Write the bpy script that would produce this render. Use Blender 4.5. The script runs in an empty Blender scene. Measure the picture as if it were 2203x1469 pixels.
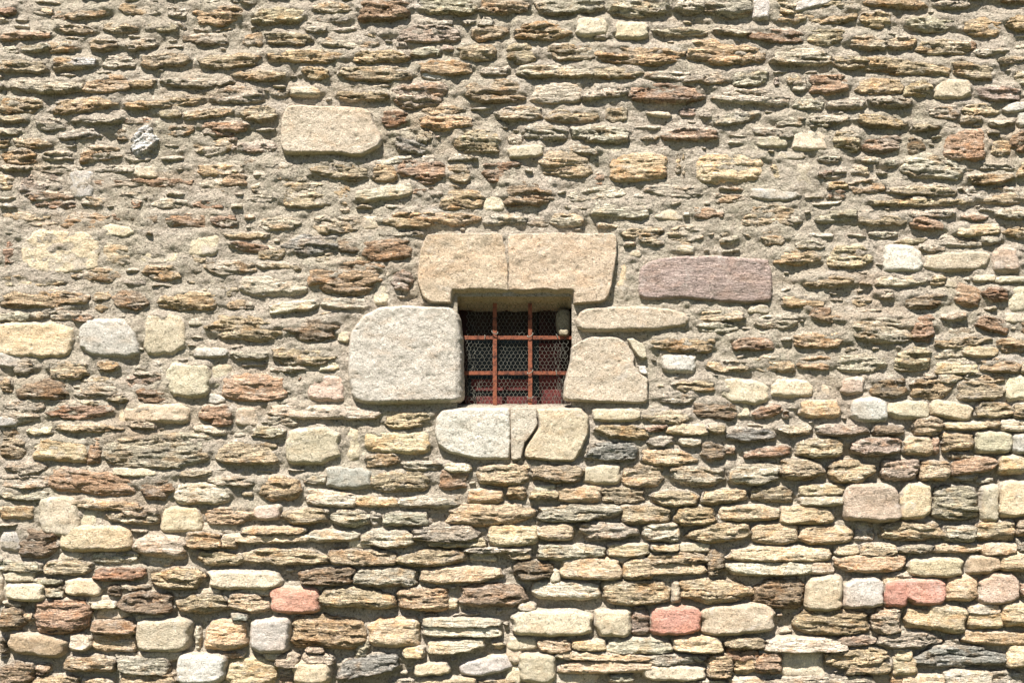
import bpy, math
import numpy as np
from mathutils import Vector

# ---------------------------------------------------------------- scene, camera, sky, sun
sc = bpy.context.scene
PX = 0.002                       # one unit of the wall survey = 2 mm
CX, CY = 1101.5, 734.5           # survey point straight ahead of the wall centre
ZC = 2.4                         # height of that point above the ground
CAM_D = 6.0
CAM_Z = 1.8

cam_d = bpy.data.cameras.new("camera")
cam = bpy.data.objects.new("camera", cam_d)
sc.collection.objects.link(cam)
cam.location = (0, -CAM_D, CAM_Z)
cam.rotation_euler = (math.radians(90), 0, 0)
cam_d.sensor_width = 36.0
cam_d.lens = 36.0 * CAM_D / (2203 * PX)
cam_d.shift_y = (ZC - CAM_Z) / (2203 * PX)
cam_d.clip_end = 500
sc.camera = cam

SUN = Vector((0.36, 1.0, -1.75)).normalized()      # direction the light travels
world = bpy.data.worlds.new("World")
sc.world = world
world.use_nodes = True
wn = world.node_tree
bg = wn.nodes["Background"]
sky = wn.nodes.new("ShaderNodeTexSky")
sky.sky_type = 'NISHITA'
sky.sun_disc = False
el = math.asin(-SUN.z)
az = math.atan2(-SUN.x, -SUN.y)                    # from +Y, clockwise seen from above
sky.sun_elevation = el
sky.sun_rotation = az
wn.links.new(sky.outputs[0], bg.inputs[0])
bg.inputs[1].default_value = 0.05
sl = bpy.data.lights.new("sun", 'SUN')
sl.energy = 5.0
sl.angle = math.radians(0.5)
sl.color = (1.0, 0.955, 0.90)
so = bpy.data.objects.new("sun", sl)
so.rotation_euler = SUN.to_track_quat('-Z', 'Y').to_euler()
so.location = (-2, -6, 9)
sc.collection.objects.link(so)
sc.view_settings.view_transform = 'Standard'
sc.view_settings.look = 'None'
sc.view_settings.gamma = 1
sc.view_settings.exposure = 1.27

# ---------------------------------------------------------------- noise helpers
def h2(ix, iy, s):
    n = (ix.astype(np.int64) * 374761393 + iy.astype(np.int64) * 668265263 + np.asarray(s).astype(np.int64) * 1442695041) & 0xffffffff
    n = ((n ^ (n >> 13)) * 1274126177) & 0xffffffff
    n = ((n ^ (n >> 16)) * 2246822519) & 0xffffffff
    return ((n ^ (n >> 15)) & 0xffffff) / float(0xffffff)

def vn(x, y, s=0):
    x = np.asarray(x, float); y = np.asarray(y, float)
    ix = np.floor(x); iy = np.floor(y)
    fx = x - ix; fy = y - iy
    fx = fx * fx * (3 - 2 * fx); fy = fy * fy * (3 - 2 * fy)
    a = h2(ix, iy, s); b = h2(ix + 1, iy, s); c = h2(ix, iy + 1, s); d = h2(ix + 1, iy + 1, s)
    return ((a * (1 - fx) + b * fx) * (1 - fy) + (c * (1 - fx) + d * fx) * fy) * 2 - 1

def fbm(x, y, s=0, o=3):
    r = 0; a = 1.0; t = 0
    for k in range(o):
        r = r + a * vn(x * 2 ** k + 17.3 * k, y * 2 ** k - 9.1 * k, s + k * 31)
        t += a; a *= 0.5
    return r / t

def sstep(a, b, x):
    t = np.clip((x - a) / (b - a), 0, 1)
    return t * t * (3 - 2 * t)

def w3(X, Y, Z):
    """survey (x right, y down, z out of the wall) to metres"""
    return np.stack([(X - CX) * PX, -Z * PX, ZC - (Y - CY) * PX], axis=-1)

# ---------------------------------------------------------------- materials
def srgb(r, g, b, k=1.0):
    def f(c):
        c /= 255.0
        return (c / 12.92 if c <= 0.04045 else ((c + 0.055) / 1.055) ** 2.4) * k
    return (f(r), f(g), f(b), 1)

class NT:
    def __init__(s, name):
        s.m = bpy.data.materials.new(name); s.m.use_nodes = True
        s.t = s.m.node_tree; s.b = s.t.nodes["Principled BSDF"]
        s.b.inputs["Roughness"].default_value = 0.9
        s.b.inputs["Specular IOR Level"].default_value = 0.25
    def n(s, typ, **kw):
        x = s.t.nodes.new(typ)
        for k, v in kw.items():
            if k[0] == 'i' and k[1:].isdigit(): s.put(x.inputs[int(k[1:])], v)
            else: setattr(x, k, v)
        return x
    def put(s, inp, v):
        if isinstance(v, bpy.types.NodeSocket): s.t.links.new(v, inp)
        else: inp.default_value = v
    def noise(s, vec, scale, det=3, rough=0.5, dist=0.0):
        x = s.n("ShaderNodeTexNoise"); s.put(x.inputs["Vector"], vec)
        x.inputs["Scale"].default_value = scale; x.inputs["Detail"].default_value = det
        x.inputs["Roughness"].default_value = rough; x.inputs["Distortion"].default_value = dist
        return x.outputs["Fac"]
    def math(s, op, a, b=0.0, c=None, clamp=False):
        x = s.n("ShaderNodeMath", operation=op); x.use_clamp = clamp
        s.put(x.inputs[0], a); s.put(x.inputs[1], b)
        if c is not None: s.put(x.inputs[2], c)
        return x.outputs[0]
    def rng(s, v, a, b, lo=0.0, hi=1.0):
        x = s.n("ShaderNodeMapRange"); s.put(x.inputs[0], v)
        for i, k in enumerate((a, b, lo, hi)): s.put(x.inputs[i + 1], k)
        return x.outputs[0]
    def mix(s, f, a, b, blend='MIX'):
        x = s.n("ShaderNodeMix", data_type='RGBA', blend_type=blend)
        s.put(x.inputs[0], f); s.put(x.inputs[6], a); s.put(x.inputs[7], b)
        return x.outputs[2]
    def vmath(s, op, a, b):
        x = s.n("ShaderNodeVectorMath", operation=op)
        s.put(x.inputs[0], a); s.put(x.inputs[1], b)
        return x.outputs[0]
    def bump(s, h, dist, strength=1.0, normal=None):
        x = s.n("ShaderNodeBump"); x.inputs["Strength"].default_value = strength
        x.inputs["Distance"].default_value = dist; s.put(x.inputs["Height"], h)
        if normal: s.put(x.inputs["Normal"], normal)
        return x.outputs[0]

def weather(t, c, pos):
    """old damp and iron stains and pale lime bloom that run over stones and pointing alike"""
    s1 = t.noise(t.vmath('MULTIPLY', pos, (0.45, 1, 1.0)), 2.1, 5, 0.66, 0.6)
    s2 = t.noise(t.vmath('ADD', t.vmath('MULTIPLY', pos, (1.0, 1, 0.8)), (3.0, 9.0, 5.0)), 2.9, 5, 0.68, 0.4)
    s3 = t.noise(t.vmath('ADD', t.vmath('MULTIPLY', pos, (0.8, 1, 1.0)), (13.0, 2.0, 1.0)), 11.0, 5, 0.7, 0.5)
    c = t.mix(t.rng(s1, 0.54, 0.70, 0.0, 0.55), c, t.mix(1.0, c, (0.84, 0.66, 0.50, 1), 'MULTIPLY'))
    c = t.mix(t.rng(s2, 0.55, 0.70, 0.0, 0.6), c, t.mix(1.0, c, (0.74, 0.74, 0.70, 1), 'MULTIPLY'))
    return t.mix(t.rng(s3, 0.60, 0.72, 0.0, 0.45), c, (0.62, 0.57, 0.51, 1))

def stone_material():
    t = NT("rubble_stone")
    pos = t.n("ShaderNodeNewGeometry").outputs["Position"]
    col = t.n("ShaderNodeAttribute", attribute_name="stone_col")
    sd = t.n("ShaderNodeAttribute", attribute_name="stone_kind").outputs["Vector"]
    sx = t.n("ShaderNodeSeparateXYZ"); t.put(sx.inputs[0], sd)
    seed, schist, patch = sx.outputs[0], sx.outputs[1], sx.outputs[2]
    off = t.n("ShaderNodeCombineXYZ"); t.put(off.inputs[0], seed); t.put(off.inputs[2], seed)
    p = t.vmath('ADD', pos, off.outputs[0])
    st = t.vmath('MULTIPLY', p, (0.17, 0.5, 1.0))
    strata = t.noise(st, 95, 4, 0.65, 0.3)
    strata2 = t.noise(st, 42, 3, 0.55, 0.5)
    grain = t.noise(p, 150, 3, 0.7)
    fine = t.noise(p, 330, 2, 0.65)
    split = t.rng(t.math('ABSOLUTE', t.math('SUBTRACT', t.noise(st, 52, 3, 0.5, 0.8), 0.5)), 0.0, 0.028)
    split = t.math('MAXIMUM', split, t.math('SUBTRACT', 1.0, schist), clamp=True)
    blot = t.noise(t.vmath('MULTIPLY', p, (0.55, 0.8, 1.0)), 22, 4, 0.6, 0.4)
    blot2 = t.noise(t.vmath('ADD', t.vmath('MULTIPLY', p, (0.5, 0.8, 1.0)), (7.0, 3.0, 1.0)), 34, 4, 0.65, 0.3)
    c = col.outputs["Color"]
    rust = t.mix(1.0, c, (0.95, 0.75, 0.58, 1), 'MULTIPLY')
    pale = t.mix(0.62, c, (0.64, 0.57, 0.48, 1))
    c1 = t.mix(t.math('MULTIPLY', t.rng(blot, 0.50, 0.66), patch, clamp=True), c, rust)
    c1 = t.mix(t.math('MULTIPLY', t.rng(blot2, 0.52, 0.66), t.math('MULTIPLY', patch, 0.8), clamp=True), c1, pale)
    # thin darker and lighter mineral bands along the bedding of schist
    band = t.rng(strata, 0.34, 0.62, 0.62, 1.22)
    band2 = t.rng(strata2, 0.35, 0.65, 0.84, 1.12)
    bb = t.math('MULTIPLY', band, band2)
    bb = t.math('ADD', 1.0, t.math('MULTIPLY', t.math('SUBTRACT', bb, 1.0), schist))
    g = t.rng(grain, 0.30, 0.66, t.math('SUBTRACT', 0.72, t.math('MULTIPLY', schist, 0.16)), 1.22)
    vo = t.n("ShaderNodeTexVoronoi"); t.put(vo.inputs["Vector"], p); vo.inputs["Scale"].default_value = 140
    sep = t.n("ShaderNodeSeparateColor"); t.put(sep.inputs[0], vo.outputs["Color"])
    fleck = t.rng(sep.outputs[0], 0.91, 0.96, 1.0, 0.62)
    pale_fleck = t.rng(sep.outputs[1], 0.86, 0.95, 1.0, 1.28)  # pale mineral flecks
    k = t.math('MULTIPLY', t.math('MULTIPLY', bb, g), t.math('MULTIPLY', fleck, pale_fleck))
    k = t.math('MULTIPLY', k, t.rng(fine, 0.3, 0.7, 0.72, 1.22))
    k = t.math('MULTIPLY', k, t.rng(split, 0.0, 1.0, 0.62, 1.0))
    kc = t.n("ShaderNodeCombineXYZ")
    for i in range(3): t.put(kc.inputs[i], k)
    c2 = t.mix(1.0, c1, kc.outputs[0], 'MULTIPLY')
    # green-grey algae film in scattered stains
    alg = t.rng(t.noise(p, 14, 5, 0.65), 0.60, 0.74, 0.0, 0.35)
    c2 = t.mix(alg, c2, (0.21, 0.19, 0.14, 1))
    t.put(t.b.inputs["Base Color"], weather(t, c2, pos))
    hs = t.math('MULTIPLY', t.math('ADD', strata, t.math('MULTIPLY', strata2, 0.8)), t.math('MULTIPLY', schist, 1.5))
    h = t.math('ADD', hs, t.math('ADD', t.math('MULTIPLY', grain, t.math('ADD', 0.28, t.math('MULTIPLY', schist, 0.3))), t.math('MULTIPLY', fine, 0.22)))
    h = t.math('ADD', h, t.math('MULTIPLY', split, 0.35))
    t.put(t.b.inputs["Normal"], t.bump(h, 0.022, 1.0))
    return t.m

def mortar_material():
    t = NT("lime_mortar")
    p = t.n("ShaderNodeNewGeometry").outputs["Position"]
    big = t.noise(p, 2.2, 4, 0.6)
    mid = t.noise(p, 30, 4, 0.62)
    gr = t.noise(p, 125, 4, 0.72)
    fine = t.noise(p, 330, 2, 0.65)
    c = t.mix(t.rng(big, 0.38, 0.62), srgb(203, 190, 172, .80), srgb(196, 185, 163, .80))
    c = t.mix(t.rng(mid, 0.42, 0.66, 0, 0.6), c, srgb(182, 166, 148, .80))
    vo = t.n("ShaderNodeTexVoronoi"); t.put(vo.inputs["Vector"], p); vo.inputs["Scale"].default_value = 125
    sep = t.n("ShaderNodeSeparateColor"); t.put(sep.inputs[0], vo.outputs["Color"])
    grit = t.math('MULTIPLY', t.rng(sep.outputs[0], 0.93, 0.97, 1.0, 0.5), t.rng(sep.outputs[1], 0.92, 0.97, 1.0, 1.25))
    k = t.math('MULTIPLY', t.rng(gr, 0.32, 0.66, 0.58, 1.25), t.math('MULTIPLY', grit, t.rng(fine, .3, .7, .76, 1.18)))
    kc = t.n("ShaderNodeCombineXYZ")
    for i in range(3): t.put(kc.inputs[i], k)
    c = t.mix(1.0, c, kc.outputs[0], 'MULTIPLY')
    alg = t.rng(t.noise(p, 9, 5, 0.7), 0.58, 0.72, 0.0, 0.3)
    c = t.mix(alg, c, (0.24, 0.23, 0.16, 1))
    t.put(t.b.inputs["Base Color"], weather(t, c, p))
    h = t.math('ADD', t.math('MULTIPLY', mid, 1.2), t.math('ADD', t.math('MULTIPLY', gr, 0.75), t.math('MULTIPLY', fine, 0.25)))
    t.put(t.b.inputs["Normal"], t.bump(h, 0.020, 1.0))
    return t.m

def simple(name, a, b, scale, rough=0.8, bump=0.002, lo=0.42, hi=0.62, metal=0.0, stretch=(1, 1, 1)):
    t = NT(name)
    p = t.vmath('MULTIPLY', t.n("ShaderNodeNewGeometry").outputs["Position"], stretch)
    n1 = t.noise(p, scale, 4, 0.65); n2 = t.noise(p, scale * 5, 3, 0.6)
    t.put(t.b.inputs["Base Color"], t.mix(t.rng(t.math('ADD', t.math('MULTIPLY', n1, .7), t.math('MULTIPLY', n2, .3)), lo, hi), a, b))
    t.b.inputs["Roughness"].default_value = rough
    t.b.inputs["Metallic"].default_value = metal
    t.put(t.b.inputs["Normal"], t.bump(n2, bump, 0.6))
    return t.m

M_STONE = stone_material()
M_MORTAR = mortar_material()
M_RUST = simple("rusty_iron", srgb(150, 88, 62, .66), srgb(66, 38, 30, .7), 48, 0.8, 0.003, 0.46, 0.62)
M_RED = simple("faded_red_paint", srgb(100, 44, 40), srgb(50, 24, 23), 22, 0.7, 0.002, 0.42, 0.66, stretch=(0.3, 1, 1))
M_RED_SHADE = simple("shaded_red_paint", srgb(56, 28, 25), srgb(36, 20, 18), 22, 0.8, 0.002)  # darker copy of the red frame paint, with shade put into its colour
M_WIRE = simple("galvanised_wire", srgb(118, 116, 104), srgb(76, 74, 68), 90, 0.5, 0.0002)
M_GLASS = simple("dusty_dark_glass", srgb(26, 34, 32), srgb(14, 18, 17), 8, 0.25, 0.0002)
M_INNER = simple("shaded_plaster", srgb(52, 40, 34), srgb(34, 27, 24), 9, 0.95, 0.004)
M_GROUND = simple("dark_grass_ground", srgb(86, 84, 52), srgb(52, 64, 34), 6, 0.95, 0.01)  # unseen grass, set dark to weaken the light bounced up the wall

# ---------------------------------------------------------------- object helpers
def mesh_from(name, V, F, mat, col=None, kind=None, origin=None):
    V = np.asarray(V, np.float32)
    if origin is None: origin = (V.max(0) + V.min(0)) / 2
    origin = np.asarray(origin, np.float32)
    me = bpy.data.meshes.new(name)
    me.vertices.add(len(V)); me.vertices.foreach_set("co", (V - origin).ravel())
    F = np.asarray(F, np.int32)
    me.loops.add(F.size); me.loops.foreach_set("vertex_index", F.ravel())
    me.polygons.add(len(F))
    me.polygons.foreach_set("loop_start", np.arange(0, F.size, F.shape[1], dtype=np.int32))
    me.polygons.foreach_set("use_smooth", np.ones(len(F), bool))
    if col is not None:
        a = me.attributes.new("stone_col", 'FLOAT_COLOR', 'POINT'); a.data.foreach_set("color", np.asarray(col, np.float32).ravel())
        a = me.attributes.new("stone_kind", 'FLOAT_VECTOR', 'POINT'); a.data.foreach_set("vector", np.asarray(kind, np.float32).ravel())
    me.update(calc_edges=True)
    me.materials.append(mat)
    o = bpy.data.objects.new(name, me)
    sc.collection.objects.link(o)
    o.location = Vector([float(v) for v in origin])
    return o

def parent(o, p):
    o.parent = p
    w = Vector((0, 0, 0)); q = p
    while q is not None: w = w + q.location; q = q.parent
    o.location = o.location - w
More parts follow.
